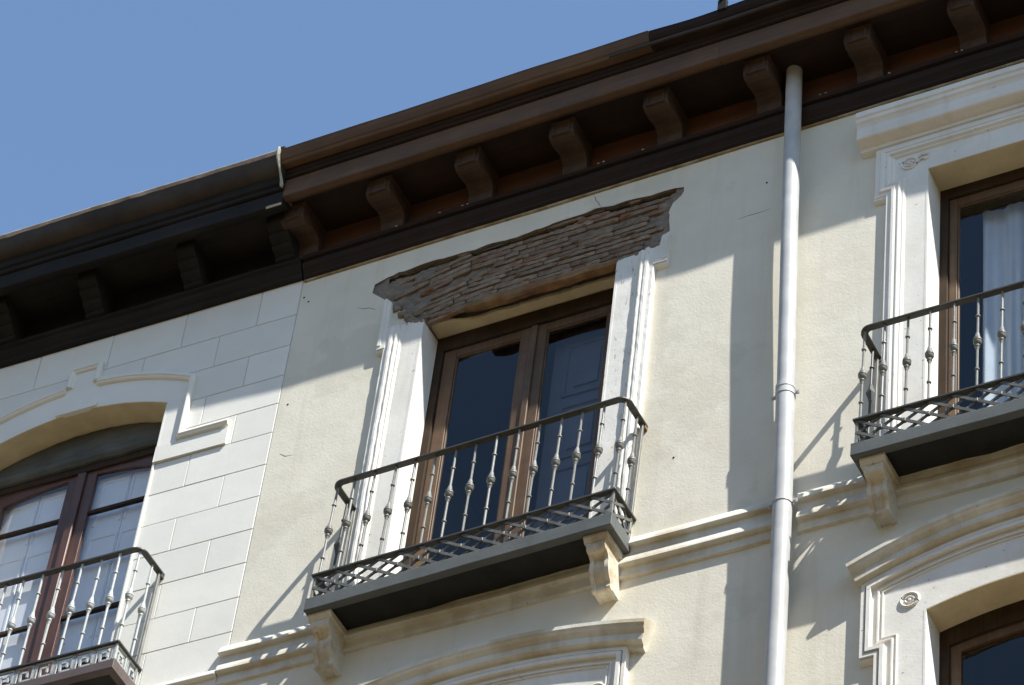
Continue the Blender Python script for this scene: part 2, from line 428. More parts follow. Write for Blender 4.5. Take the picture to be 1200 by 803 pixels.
ck = MB()
for pts in (((2.302,20.135),(2.318,20.10),(2.322,20.075),(2.345,20.045),(2.352,20.02),(2.372,19.985)), ((0.66,19.62),(0.60,19.66),(0.56,19.665),(0.50,19.70)), ((3.43,19.42),(3.50,19.428),(3.57,19.424),(3.66,19.433)), ((0.09,18.40),(0.14,18.36),(0.20,18.35))):
    ck.tube([(x, .0004, z) for x, z in pts], [.0012] + [.0022]*(len(pts)-2) + [.0008], 5)
o = obj('crack', ck, 'black_wood', house); o['kind'] = 'stuff'
nh = MB()
for x, z in ((3.62,19.71),(0.075,19.93),(0.03,19.99),(0.075,18.885),(3.1,17.3)): nh.tube([(x, .002, z), (x, -.002, z)], .008, 8)
o = obj('nail_hole', nh, 'black_wood', house); o['kind'] = 'stuff'

# ---- exposed masonry: bricks one by one in the ragged hole
def inside(p, poly):
    r = False; n = len(poly)
    for i in range(n):
        a, b = poly[i], poly[(i+1) % n]
        if (a[1] > p[1]) != (b[1] > p[1]) and p[0] < (b[0]-a[0])*(p[1]-a[1])/(b[1]-a[1])+a[0]: r = not r
    return r
mort = MB()
nx, nz_ = 190, 62
gv = {}
for i in range(nx+1):
    for j in range(nz_+1):
        x = 0.58 + 2.46*i/nx; z = 19.30 + 0.72*j/nz_
        lump = max(0, (0.95-x)/.3, (x-2.80)/.2)
        y = 0.029 + 0.011*noise.noise(Vector((x*5, z*9, 2))) + 0.010*noise.noise(Vector((x*19, z*30, 5))) + .007*noise.noise(Vector((x*55, z*60, 8))) - .018*min(1, lump)
        gv[i, j] = len(mort.v); mort.v.append(Vector((x, max(0.006, min(y, 0.0505)), z)))
for i in range(nx):
    for j in range(nz_):
        c = (0.58+2.46*(i+.5)/nx, 19.30+.72*(j+.5)/nz_)
        if inside(c, cav): continue
        if 1.2 < c[0] < 2.57 and c[1] < 19.375: continue
        if 1.05 < c[0] < 2.57 and c[1] < 19.34: continue
        mort.f.append([gv[i,j], gv[i+1,j], gv[i+1,j+1], gv[i,j+1]])
used = sorted({i for f in mort.f for i in f}); mp = {o: k for k, o in enumerate(used)}
mort.v = [mort.v[i] for i in used]; mort.f = [[mp[i] for i in f] for f in mort.f]
masonry = obj('exposed_masonry', mort, 'mortar', house, smooth=True)
big = [(0.60,19.80),(0.62,19.93),(1.0,19.985),(3.02,19.99),(3.02,19.83),(2.93,19.70),(2.94,19.47),(2.84,19.35),(2.56,19.37),(2.55,19.36),(1.1,19.33),(1.0,19.32),(0.90,19.45),(0.72,19.67)]
def brick_mb(l, h, d, seed):
    """a thin weathered brick: rounded ends, broken arrises"""
    b = MB(); n = max(3, int(l/0.022)); rings = []
    for k in range(n+1):
        x = -l/2 + l*k/n
        e = 0.86 if k in (0, n) else 1.0
        w = Vector((seed*3.7, k*.9, 0))
        q = [0.0065*noise.noise(w+Vector((0, 0, i*1.7))) for i in range(5)]
        er = max(0, noise.noise(Vector((seed*1.3, x*9, 5)))-.15)*.03             # spalled lower edge
        rings.append([Vector((x, -d*e+er, -h/2*e+q[0]+er*.6)), Vector((x, -d*e*1.08+q[1], -h*.15)), Vector((x, -d*e*1.04+q[2], h*.22)), Vector((x, -d*e*.86+q[3], h/2*e+q[4]*.7)), Vector((x, 0.02, h/2)), Vector((x, 0.02, -h/2))])
    return b.loft(rings)
row = 0; z = 19.396
while z < 19.985:
    h = random.uniform(0.034, 0.046)
    x = 0.50 + random.uniform(0, 0.2)
    while x < 3.05:
        l = random.uniform(0.23, 0.33)
        if random.random() < 0.18: l = random.uniform(0.09, 0.13)
        xc = x + l/2; x += l + random.uniform(0.004, 0.010)
        lean_ = 0.13*max(0, (1.50-xc)/0.7)**1.5
        zc = z - lean_ + random.uniform(-.0025, .0025)
        if not all(inside((xc+s*l*.42, zc+t), big) for s in (-1, 1) for t in (-.015, .015)): continue
        if 1.3 < xc < 2.57 and zc < 19.395: continue
        if inside((xc-l*.3, zc), cav) or inside((xc+l*.3, zc), cav) or inside((xc, zc+h*.3), cav): continue
        if random.random() < (0.45 if (xc < 0.95 or xc > 2.78) else 0.05): continue          # mortar left over the brick
        ang = 0.28*max(0, (1.50-xc)/0.7)**0.5 if xc < 1.50 else random.uniform(-.012, .012)
        d = random.uniform(-0.003, 0.006)
        b = brick_mb(l, h, 0.012 + d, row*31+int(xc*40))
        o = obj('brick', b.mesh('brick', (0,0,0), False), 'brick' if random.random() < 0.85 else 'brick_red', masonry)
        o.location = (xc-3.3, 0.026, zc); o.scale = (1, 1, 1); o.rotation_euler = (random.uniform(-.06,.06), -ang, random.uniform(-.02,.02))
    z += h + random.uniform(0.006, 0.010); row += 1
for q, (x, z, r) in enumerate(((0.80,19.60,.035),(0.84,19.55,.030),(0.90,19.47,.035),(0.945,19.42,.030),(0.985,19.365,.036),(1.03,19.335,.030),(1.07,19.325,.026),(0.965,19.33,.022),(2.70,19.355,.030),(2.77,19.362,.034),(2.83,19.39,.034),(2.87,19.42,.03))):
    lb = MB(); rg = []
    for i in range(1, 7):
        a = math.pi*i/7
        rg.append([Vector((r*1.25*math.sin(a)*math.cos(t), r*.8*math.sin(a)*math.sin(t), r*math.cos(a))) for t in [2*math.pi*j/10 for j in range(10)]])
    lb.loft(rg)
    for v in lb.v: v += noise.noise_vector(v*45+Vector((q*3, 0, 0)))*.012 + noise.noise_vector(v*110+Vector((q, 0, 0)))*.005
    for v in lb.v: v.x += x; v.y += -.004; v.z += z
    obj('mortar_lump', lb, 'mortar', masonry)
# old lintel in two lengths of timber under the bricks
def lintel(x0, x1, zc, h, y0, y1, seed):
    b = MB(); n = int((x1-x0)/0.03); rings = []
    for k in range(n+1):
        x = x0+(x1-x0)*k/n; ring = []
        e = min(1, 0.45+min(k, n-k)*0.22)
        for q in range(10):
            a = 2*math.pi*q/10
            ca, sa = math.cos(a), math.sin(a)
            y = (y0+y1)/2 + (y1-y0)/2*ca*(abs(ca)**-.35 if ca else 1)*.95
            zz = zc + h/2*sa*(abs(sa)**-.35 if abs(sa) > .01 else 1)*.95*e
            ring.append(Vector((x, y, zz)))
        rings.append(ring)
    b.loft(rings)
    for v in b.v: v += noise.noise_vector(Vector((v.x*5, v.y*22, v.z*22))+Vector((seed, 0, 0)))*0.012 + noise.noise_vector(v*45)*0.004
    return b
obj('lintel', lintel(1.40, 2.555, 19.338, 0.088, -0.034, 0.045, 1), 'lintel', house, smooth=True)
obj('lintel', lintel(1.02, 1.47, 19.385, 0.05, 0.0, 0.05, 6), 'brick', house, smooth=True)
# broken soffit plaster of the middle window
pl = MB(); n = 60; rings = []
for k in range(n+1):
    x = 1.092+(2.553-1.092)*k/n
    yf = 0.03 + 0.075*min(1, k/12) + 0.018*noise.noise(Vector((x*6, 1, 0))) + 0.008*noise.noise(Vector((x*25, 1, 0)))
    zd = 0.006*noise.noise(Vector((x*8, 4, 0)))
    rings.append([Vector((x, yf, 19.338+zd)), Vector((x, 0.3, 19.344)), Vector((x, 0.3, 19.3595)), Vector((x, yf-.004, 19.3595))])
pl.loft(rings)
obj('window_head', pl, 'soffit_plaster', house)

# ---- string course, broken at the downpipe
SC = [(0.001,16.672),(-0.026,16.662),(-0.044,16.640),(-0.058,16.606),(-0.065,16.580),(-0.060,16.573),(-0.034,16.570),(-0.030,16.562),(-0.030,16.508),(-0.038,16.492),(-0.050,16.458),(-0.055,16.434),(-0.050,16.427),(-0.022,16.424),(-0.018,16.416),(-0.018,16.362),(-0.023,16.358),(-0.023,16.344),(0.001,16.338)]
for k, (a, b) in enumerate(((-0.035, 3.835), (3.985, XR))):
    obj('string_course', MB().prof_x(SC, a, b, int((b-a)/0.04), 0.006, k), 'stone_trim', house)

# ---- window surrounds
def reveal(mbs, path, y0, y1, th=0.012):
    """lining of an opening: path runs round the opening edge, lining on its left"""
    prof = [(0, -y0), (0, -y1), (th, -y1), (th, -y0)]
    return mbs.sweep(path, prof)
PIL = [(0,-0.001),(0,.030),(.006,.036),(.034,.036),(.038,.044),(.046,.050),(.064,.051),(.070,.046),(.078,.044),(.090,.050),(.098,.050),(.104,.042),(.110,.034),(.122,.036),(.128,.030),(.134,.024),(.138,.021),(.138,-.001)]
FLAT = 0.022
def pilaster(x_out, x_in, z0, z1, top_ragged, seed, m='paint'):
    """moulded strip and flat panel; x_out outer edge, x_in opening edge"""
    s = 1 if x_in > x_out else -1
    mb = MB(); n = int((z1-z0)/0.05); rings = []
    for k in range(n+1):
        z = z0+(z1-z0)*k/n
        rings.append([Vector((x_out+s*(u+0.0022*noise.noise(Vector((z*6, u*9, seed)))), -h+(0.0035*noise.noise(Vector((z*14, u*40, seed+1))) if h > .01 else 0), z+(top_ragged*noise.noise(Vector((u*30, seed, 4))) if k == n else 0))) for u, h in PIL])
    mb.loft(rings)
    a, b = x_out+s*.138, x_in
    xs = sorted((a, b))
    top = ragged([(xs[1], z1), (xs[0], z1)], 0.03, top_ragged, seed, False) if top_ragged else [(xs[1], z1), (xs[0], z1)]
    mb.plate([(xs[0], z0), (xs[1], z0)] + top, [], -FLAT, 0.001)
    # jamb lining
    j = sorted((x_in-s*.014, x_in+s*.004))
    mb.box(j[0]+(.0005 if s > 0 else 0), j[1], -FLAT-.0015, 0.24, z0, z1-(.02 if top_ragged else 0))
    return obj('window_surround', mb, m, house)
sur1 = pilaster(0.802, 1.088, 16.62, 19.33, 0.03, 1)
sur2 = pilaster(2.845, 2.557, 16.62, 19.345, 0.03, 2, 'paint_chipped')
# ears of the middle window (what is left of its head)
EAR = [(0,-.001),(0,.028),(.006,.034),(.03,.034),(.036,.044),(.05,.050),(.07,.050),(.07,-.001)]
def ear(x_out, x_in, z0, top, parent):
    s = 1 if x_in > x_out else -1
    mb = MB()
    pts = [(x_out, z0), (x_in, z0)] + top
    if s < 0: pts = pts[::-1]
    mb.plate(pts, [], -0.040, 0.001)
    mb.sweep([(x_out+s*.016, z0+.03), (x_out+s*.016, max(t[1] for t in top)-.05)], [(-.012*1, .001), (-.012, .047), (.012, .047), (.012, .001)])
    cy = [(0, .001), (.0, .030), (-.012, .034), (-.022, .026), (-.03, .012), (-.034, .001)]
    mb.sweep([(min(x_out, x_in), z0), (max(x_out, x_in), z0)], cy)
    return obj('ear_moulding', mb, 'paint', parent)
ear(0.752, 0.815, 19.135, ragged([(0.815, 19.59), (0.752, 19.655)], 0.02, 0.012, 8, False), sur1)
ear(2.940, 2.835, 19.175, ragged([(2.835,19.335), (2.878,19.35), (2.888,19.44), (2.940,19.462)], 0.02, 0.010, 9, False), sur2)

# right window: mitred architrave with ears, cornice on top
def mirror(path, c): return [(2*c-x, z) for x, z in reversed(path)]
half = [(4.497,16.62),(4.497,19.165),(4.418,19.165),(4.418,19.655)]
path = half + mirror(half, 5.52)
ARC = [(-u, h) for u, h in PIL]
sm = MB().sweep(path, ARC)
flat = [(4.497+.137,16.62),(4.497+.137,19.165+.137-.001),(4.418+.137,19.165+.137),(4.418+.137,19.655-.137)]
flat = flat + mirror(flat, 5.52) + [(W2[1]+.001,16.62),(W2[1]+.001,W2[3]),(W2[0]-.001,W2[3]),(W2[0]-.001,16.62)]
sm.plate(flat, [], -FLAT, 0.001)
# bottom of the ear: small cyma
for x0, x1 in ((4.418, 4.497), (2*5.52-4.497, 2*5.52-4.418)):
    sm.sweep([(x0-.002, 19.165), (x1, 19.165)], [(0,.001),(0,.028),(-.012,.034),(-.022,.026),(-.03,.012),(-.034,.001)])
for xa, s in ((W2[0], 1), (W2[1], -1)):
    j = sorted((xa-s*.013, xa+s*.0015)); sm.box(j[0], j[1], -FLAT-.0015, 0.24, 16.62, W2[3]-.003)
sur3 = obj('window_surround', sm, 'paint', house)
hm = MB(); rings = []
for k in range(41):
    x = W2[0]+.002+(W2[1]-W2[0]-.004)*k/40
    w = .008*noise.noise(Vector((x*5, 8, 1)))
    rings.append([Vector((x, -FLAT+.001, W2[3]-.004)), Vector((x, .243+w, W2[3]-.010)), Vector((x, .243+w, W2[3]+.001)), Vector((x, -FLAT+.001, W2[3]+.001))])
hm.loft(rings)
obj('window_head', hm, 'soffit_plaster', house)
COR = [(0.001,20.075),(-.125,19.985),(-.150,19.955),(-.152,19.905),(-.142,19.895),(-.140,19.865),(-.128,19.850),(-.118,19.825),(-.116,19.80),(-.122,19.79),(-.120,19.72),(-.112,19.712),(-.045,19.690),(-.045,19.66),(0.001,19.65)]
obj('window_cornice', MB().prof_x(COR, 4.315, 6.725, 60, 0.005, 5), 'paint', sur3)
# corner ornament: round boss with scroll tail
def rosette(x, z, r, parent, tail):
    mb = MB()
    ring = [(x+r*math.cos(a), -FLAT-.004, z+r*.92*math.sin(a)) for a in [2*math.pi*i/22 for i in range(23)]]
    mb.tube(ring, 0.0085, 6)
    ring = [(x+r*.5*math.cos(a), -FLAT-.004, z+r*.46*math.sin(a)) for a in [2*math.pi*i/14 for i in range(15)]]
    mb.tube(ring, 0.006, 5)
    mb.tube([(x, -FLAT+.004, z), (x, -FLAT-.012, z)], [0.014, 0.008], 8)
    if tail:
        mb.tube([(x+r*.8, -FLAT-.003, z+r*.2), (x+r*1.5, -FLAT-.008, z+r*.9), (x+r*2.3, -FLAT-.005, z+r*.8), (x+r*2.7, -FLAT-.001, z+r*1.4)], [.006,.010,.009,.003], 6)
        mb.tube([(x+r*.9, -FLAT-.003, z-r*.2), (x+r*1.6, -FLAT-.008, z+r*.25), (x+r*2.1, -FLAT-.004, z-.1*r), (x+r*2.5, -FLAT-.001, z+r*.3)], [.006,.010,.008,.003], 6)
    return obj('rosette', mb, 'paint', parent, smooth=True)
rosette(4.655, 19.435, 0.055, sur3, True)

# lower windows: arched cornice, frieze plate, stepped moulding, boss
def lower_surround(xc, half_w, ctop, ck, op_x0, op_x1, opt, opk, xo, label=None):
    x0, x1 = xc-half_w, xc+half_w
    co = arc(xc, ctop, ck, x0, x1, 40)
    ac = 2*((op_x0+op_x1)/2)
    oc = (op_x0+op_x1)/2
    cpr = [(.045,-.001),(.0,.108),(-.008,.122),(-.034,.122),(-.042,.112),(-.060,.108),(-.070,.092),(-.088,.080),(-.092,.084),(-.135,.082),(-.142,.070),(-.150,.046),(-.168,.036),(-.175,-.001)]
    # frieze plate
    st = [(xo, 12.4), (xo+.0, 12.4)]
    left = [(xo+.09, 12.4), (xo+.09, 15.18), (xo, 15.18), (xo, ctop-ck*(xo-xc)**2-.16)]
    top = [p for p in arc(xc, ctop-.16, ck, xo+.02, 2*oc-xo-.02, 30)]
    right = [(2*oc-x, z) for x, z in reversed(left)]
    right[0] = (right[0][0], ctop-ck*(right[0][0]-xc)**2-.16)
    inner = [(op_x1+.001, 12.4)] + arc(oc, opt, opk, op_x1+.001, op_x0-.001, 24) + [(op_x0-.001, 12.4)]
    mb = MB().plate(left + top + right + inner, [], -FLAT, 0.001)
    # nested ridges following arch and ear
    def ridge(off, w, h):
        zt = ctop-.16-off
        l = [(xo+.09+off, 12.4), (xo+.09+off, 15.18+off), (xo+off, 15.18+off), (xo+off, zt-ck*(xo+off-xc)**2)]
        p = l + arc(xc, zt, ck, xo+off+.03, 2*oc-xo-off-.03, 30) + [(2*oc-a, (zt-ck*(2*oc-a-xc)**2) if i == 0 else b) for i, (a, b) in enumerate(reversed(l))]
        mb.sweep(p, [(0, FLAT-.002), (-.003, h), (-w+.003, h), (-w, FLAT-.002)])
    ridge(0.0, .030, .046); ridge(.036, .030, .054); ridge(.098, .016, .034); ridge(.126, .012, .031)
    # ear bottom moulding
    mb.sweep([(xo-.002, 15.18), (xo+.09, 15.18)], [(0,.001),(0,.030),(-.012,.036),(-.022,.028),(-.03,.012),(-.034,.001)])
    for xa, s in ((op_x0, 1), (op_x1, -1)):
        j = sorted((xa-s*.013, xa+s*.0015)); mb.box(j[0], j[1], -FLAT-.0015, 0.24, 12.4, opt-opk*(xa-oc)**2-.004)
    su = obj('window_surround', mb, 'paint', house)
    hd = MB().sweep(arc(oc, opt-.006, opk, op_x0+.002, op_x1-.002, 24), [(.007,FLAT-.001),(0,FLAT-.001),(-.002,-.243),(.007,-.243)])
    obj('window_head', hd, 'soffit_plaster', house)
    obj('window_cornice', MB().sweep(co, cpr), 'stone_trim', su)
    return su
s4 = lower_surround(1.95, 1.12, 16.01, 0.118, 1.12, 2.53, T3, 0.16, 0.725)
rosette(2.735, 15.46, 0.055, s4, False)
s5 = lower_surround(5.52, 1.175, 16.135, 0.186, 4.815, 6.225, T3, K3, 4.418)
rosette(4.716, 15.557, 0.055, s5, False)

# ---- windows of the cream house
def pane(x0, x1, z0, z1, y, parent):
    return obj('pane', MB().box(x0, x1, y, y+.004, z0, z1), 'glass', parent)
def casement(x0, x1, z0, z1, y, sw, rails, parent, m='window_wood', glass=True):
    """stiles and rails as one leaf with its panes"""
    mb = MB()
    mb.box(x0, x0+sw, y, y+.04, z0, z1); mb.box(x1-sw, x1, y, y+.04, z0, z1)
    zs = [(z0, z0+.16)] + [(r-.016, r+.016) for r in rails] + [(z1-.075, z1)]
    for a, b in zs: mb.box(x0+sw, x1-sw, y+.002, y+.038, a, b)
    # glazing beads
    for (a, b), (c, d) in zip(zs[:-1], zs[1:]):
        for bx in ((x0+sw, x0+sw+.012), (x1-sw-.012, x1-sw)): mb.box(bx[0], bx[1], y+.008, y+.03, b, c)
        mb.box(x0+sw+.012, x1-sw-.012, y+.008, y+.03, c-.012, c)
    o = obj('casement', mb, m, parent, bevel=.003)
    return zs
wf = MB()
wf.box(1.089, 1.150, .185, .27, 16.6, 19.336); wf.box(2.495, 2.556, .185, .27, 16.6, 19.336); wf.box(1.150, 2.495, .186, .27, 19.20, 19.336); wf.box(1.150, 2.495, .186, .27, 16.6, 16.66)
win1 = obj('window', wf, 'window_dark', house, bevel=.004)
casement(1.152, 1.842, 16.662, 19.198, .205, .095, [], win1); casement(1.845, 2.493, 16.662, 19.198, .207, .095, [], win1)
mb = MB().box(1.825, 1.872, .188, .204, 16.67, 19.19); obj('astragal', mb, 'window_wood', win1, bevel=.004)
pane(1.24, 1.755, 16.80, 19.14, .222, win1); pane(1.932, 2.405, 16.80, 19.14, .224, win1)
def shutter(x0, x1, z0, z1, y, m, parent, rows):
    mb = MB().box(x0, x1, y, y+.03, z0, z1)
    hgt = (z1-z0-.09)/rows
    for r in range(rows):
        a, b = z0+.09+r*hgt, z0+r*hgt+hgt
        mb.sweep([(x0+.10, a), (x0+.10, b), (x1-.10, b), (x1-.10, a), (x0+.10, a)], [(0,-y), (.0,-y+.014), (-.018,-y+.014), (-.024,-y)])
        mb.plate(rect(x0+.18, x1-.18, a+.08, b-.08), [], y-.012, y+.001)
    return obj('shutter', mb, m, parent, bevel=.003)
shutter(1.93, 2.47, 16.7, 19.16, .36, 'shutter_grey', win1, 4)

wf = MB()
wf.box(4.785, 4.842, .185, .27, 16.6, 19.33); wf.box(6.198, 6.255, .185, .27, 16.6, 19.33); wf.box(4.842, 6.198, .186, .27, 19.235, 19.33); wf.box(4.842, 6.198, .186, .27, 16.6, 16.66)
win2 = obj('window', wf, 'window_dark', house, bevel=.004)
casement(4.844, 5.52, 16.662, 19.233, .205, .055, [], win2); casement(5.523, 6.196, 16.662, 19.233, .207, .055, [], win2)
pane(4.895, 5.469, 16.8, 19.17, .222, win2); pane(5.574, 6.145, 16.8, 19.17, .224, win2)

wf = MB()
wf.plate([(4.815,12.4),(6.225,12.4)] + arc(C3, T3-.001, K3, 6.225, 4.815, 24), [[(4.875,12.46),(6.165,12.46)] + arc(C3, T3-.15, .17, 6.165, 4.875, 24)], .185, .27)
win3 = obj('window', wf, 'window_dark', house, bevel=.004)
cs = MB()
for x0, x1 in ((4.876, 5.519), (5.522, 6.164)):
    top_o = arc(C3, T3-.153, .17, x1, x0, 14); top_i = arc(C3, T3-.215, .17, x1-.065, x0+.065, 14)
    cs.plate([(x0,12.47),(x1,12.47)] + top_o, [[(x0+.065,12.6),(x1-.065,12.6)] + top_i], .205, .245)
obj('casement', cs, 'window_wood', win3)
gl = MB()
for x0, x1 in ((4.93, 5.465), (5.575, 6.11)): gl.plate([(x0,12.58),(x1,12.58)] + arc(C3, T3-.205, .17, x1, x0, 14), [], .222, .226)
obj('pane', gl, 'glass', win3)
wf = MB().plate([(1.12,12.4),(2.53,12.4)] + arc(1.825, T3-.001, .16, 2.53, 1.12, 24), [[(1.19,12.46),(2.46,12.46)] + arc(1.825, T3-.13, .15, 2.46, 1.19, 24)], .185, .27)
win4 = obj('window', wf, 'window_dark', house)
obj('pane', MB().plate([(1.18,12.5),(2.47,12.5)] + arc(1.825, T3-.12, .15, 2.47, 1.18, 14), [], .222, .226), 'glass', win4)

# curtain behind the right window
cu = MB(); rings = []; n = 260
for k in range(n+1):
    x = 5.02+(6.12-5.02)*k/n
    ph = 26*x+3.0*noise.noise(Vector((x*3.1, 0, 0)))
    ring = []
    for j in range(9):
        z = 16.62+(19.2-16.62)*j/8
        a = 0.012+0.030*(1-j/8)
        ring.append(Vector((x+.012*noise.noise(Vector((x*4, z*.8, 1))), .36+a*math.sin(ph)+a*.5*math.sin(2.3*ph+1), z)))
    rings.append(ring)
cu.loft(rings, close=False, caps=False)
cu.loft([[p+Vector((0,.003,0)) for p in r] for r in rings], close=False, caps=False)
co = obj('curtain', cu, 'cloth', None, smooth=True)
co['label'] = 'white gathered curtain hanging behind the glass of the right window'; co['category'] = 'curtain'

# ---- eaves of the cream house
EX0, EX1 = 0.0, XR+.3
bed = [(0.001,20.168),(-.022,20.170),(-.034,20.182),(-.036,20.20),(-.052,20.225),(-.068,20.245),(-.076,20.272),(-.074,20.292),(-.062,20.302),(-.064,20.312),(-.088,20.318),(-.094,20.330),(-.094,20.346),(0.001,20.346)]
obj('bed_moulding', MB().prof_x(bed, EX0+.012, EX1, 70, 0.006, 11), 'dark_wood', house)
MT['batten'] = mat('ochre_stained_edge', (0.24, 0.16, 0.07), 0.9, 0.3, 8, 0.3, 40, tint=(0.45, 0.40, 0.28), tintscale=6, tintamt=0.8)
obj('batten', MB().prof_x([(0.001,20.150),(-.012,20.153),(-.016,20.160),(-.016,20.1675),(0.001,20.1675)], EX0+.012, EX1, 90, .005, 15), 'batten', house)
fz = obj('frieze', MB().box(EX0+.012, EX1, -.014, .001, 20.346, 20.645), 'frieze_wood', house)
soffit = obj('soffit', MB().box(EX0+.012, EX1, -.42, .001, 20.643, 20.665), 'dark_wood', house)
fas = [(-.37,20.6425),(-.374,20.622),(-.40,20.604),(-.412,20.602),(-.45,20.606),(-.456,20.612),(-.457,20.782),(-.44,20.79),(-.40,20.79),(-.40,20.6425)]
xs = [0.004, 3.42, 6.1, EX1]
for k in range(3): obj('fascia', MB().prof_x(fas, xs[k]+.002, xs[k+1]-.002, None, 0.004, 20+k), 'brown_wood', house, bevel=.003)
crown = [(-.40,20.783),(-.462,20.785),(-.474,20.790),(-.480,20.806),(-.476,20.815),(-.486,20.822),(-.494,20.836),(-.490,20.846),(-.500,20.852),(-.40,20.86)]
obj('crown_moulding', MB().prof_x(crown, EX0+.004, EX1, 70, 0.005, 30), 'dark_wood', house)
gut = [(-.40,20.858),(-.505,20.856),(-.552,20.853),(-.560,20.862),(-.562,20.878),(-.574,20.888),(-.590,20.925),(-.600,20.955),(-.606,20.962),(-.596,20.972),(-.40,21.0)]
obj('gutter', MB().prof_x(gut, EX0+.002, 2.93, 40, 0.010, 40), 'brown_wood', house)
gut2 = [(y, z-.012 if z > 20.9 else z) for y, z in gut]
obj('gutter', MB().prof_x(gut2, 2.935, EX1, 60, 0.014, 41), 'dark_wood', house)
lip = MB().prof_x([(-.553,20.850),(-.566,20.853),(-.569,20.872),(-.563,20.876),(-.556,20.862)], 2.62, EX1, 70, 0.008, 42)
obj('gutter_lip', lip, 'sheet', house)
pg = MB().box(3.46, 3.52, -.615, -.58, 20.93, 21.03); pg.box(3.475,3.505,-.625,-.59,21.02,21.05); obj('gutter_hook', pg.rough(.004, 20), 'black_wood', house)
# corbels
def corbel_mb(w, zb, zt, yf, panel, wavy):
    mb = MB()
    if not wavy:
        ctl = [(yf,zt-.135),(yf+.012,zt-.150),(yf+.035,zt-.162),(yf+.065,zt-.165),(yf+.100,zt-.158),(yf+.140,zt-.147),(yf+.180,zt-.140),(yf+.212,zt-.146),(yf+.232,zt-.165),(yf+.243,zt-.190),(yf+.250,zt-.205)]
        pr = [(0.0,zt),(yf,zt)] + ctl + [(yf+.241,zt-.206),(yf+.246,zt-.24),(yf+.256,zb),(0.0,zb)]
    else:
        pr = [(0.0,zt),(yf,zt),(yf-.004,zt-.05)]
        for i in range(1, 29):
            t = i/28
            pr.append((yf+(-yf-.10)*t - .026*abs(math.sin(t*math.pi*3.5)), zt-.05-(zt-.05-zb)*t))
        pr += [(-.09, zb), (0.0, zb)]
    mb.loft([[Vector((x, y, z)) for y, z in pr] for x in (-w/2, w/2)])
    if panel:
        y = yf
        mb.sweep([(-w/2+.022, zt-.148), (-w/2+.022, zt-.02), (w/2-.022, zt-.02), (w/2-.022, zt-.148), (-w/2+.022, zt-.148)], [(0,-y-.001),(0,-y+.008),(-.014,-y+.008),(-.018,-y-.001)])
        mb.box(-w/2-.004, w/2+.004, yf-.004, 0, zt-.014, zt-.0005)
    return mb
cme = corbel_mb(0.182, 0.0, .296, -0.33, True, False).rough(.0035, 9).mesh('corbel', (0,0,0), False, .004)
cme.materials.append(MT['corbel_wood'])
for k, x in enumerate((-0.055, 0.632, 1.345, 2.075, 2.812, 3.549, 4.288, 5.03, 5.765, 6.50)):
    place(cme, 'corbel', soffit, (x+.092-3.3+random.uniform(-.006,.006), random.uniform(-.003,.003), 20.3465), (random.uniform(-.01,.01), random.uniform(-.015,.015), random.uniform(-.02,.02)))
# bird droppings and bits of grit on the moulding ledge
gr = MB()
for x in (0.77, 1.12, 1.30, 1.34, 2.36, 2.40, 2.70, 4.02, 4.06, 4.52, 5.0, 5.04):
    gr.lathe([(.002, 0), (.012, .004), (.009, .014), (.002, .018)], 6, (x, -.088, 20.345))
obj('grit', gr.rough(.004, 60), 'lime', house)
rf = MB().loft([[Vector((x, y, z)) for y, z in ((-.57,20.952),(6.5,23.2),(6.5,23.1),(-.56,20.92))] for x in (EX0, EX1)])
obj('roof', rf, 'tile', house)
rb = MB().loft([[Vector((x, y, z)) for y, z in ((6.5,23.2),(11,21.6),(11,21.5),(6.5,23.1))] for x in (EX0, EX1)])
obj('roof', rb, 'tile', house)

# ================================================================== WHITE HOUSE (left)
TH = 0.0168379910
whouse = thing('town_house', 'white house of painted stone blocks with blackened eaves and an arched window', 'house', (-2.6*math.cos(TH), -2.6*math.sin(TH), 0), TH, 'town houses joined in a row')
OX = -2.6
def wobj(name, mb, m, parent=None, **k):
    """build in the white house's own frame (x along its wall from the seam)"""
    if isinstance(mb, MB):
        for v in mb.v: v.x -= OX
        me = mb.mesh(name, (0,0,0), k.get('smooth', False), k.get('bevel', 0.0))
    else: me = mb
    if not me.materials: me.materials.append(MT[m])
    o = bpy.data.objects.new(name, me); COL.objects.link(o); o.parent = parent or whouse
    return o
WX0 = -6.0
AC, AT, AK = -1.73, 19.432, 0.285
AX0, AX1 = -2.515, -0.945
wop = [(AX0, 16.3), (AX1, 16.3)] + arc(AC, AT, AK, AX1, AX0, 24)
wwall = wobj('wall', MB().plate([(WX0,0),(-.004,0),(-.004,20.66),(WX0,20.66)], [wop], 0.006, 0.45), 'joint')
ri = MB().box(WX0, -.05, 4, 4.1, 15, 20.66); ri.box(WX0, -.05, .46, 4, 16.0, 16.3); ri.box(WX0, -.05, .46, 4, 19.9, 20.0); ri.box(-.1, -.05, .46, 4, 15, 20.6); ri.box(WX0, WX0+.05, .46, 4, 15, 20.6)
wobj('interior', ri, 'room')
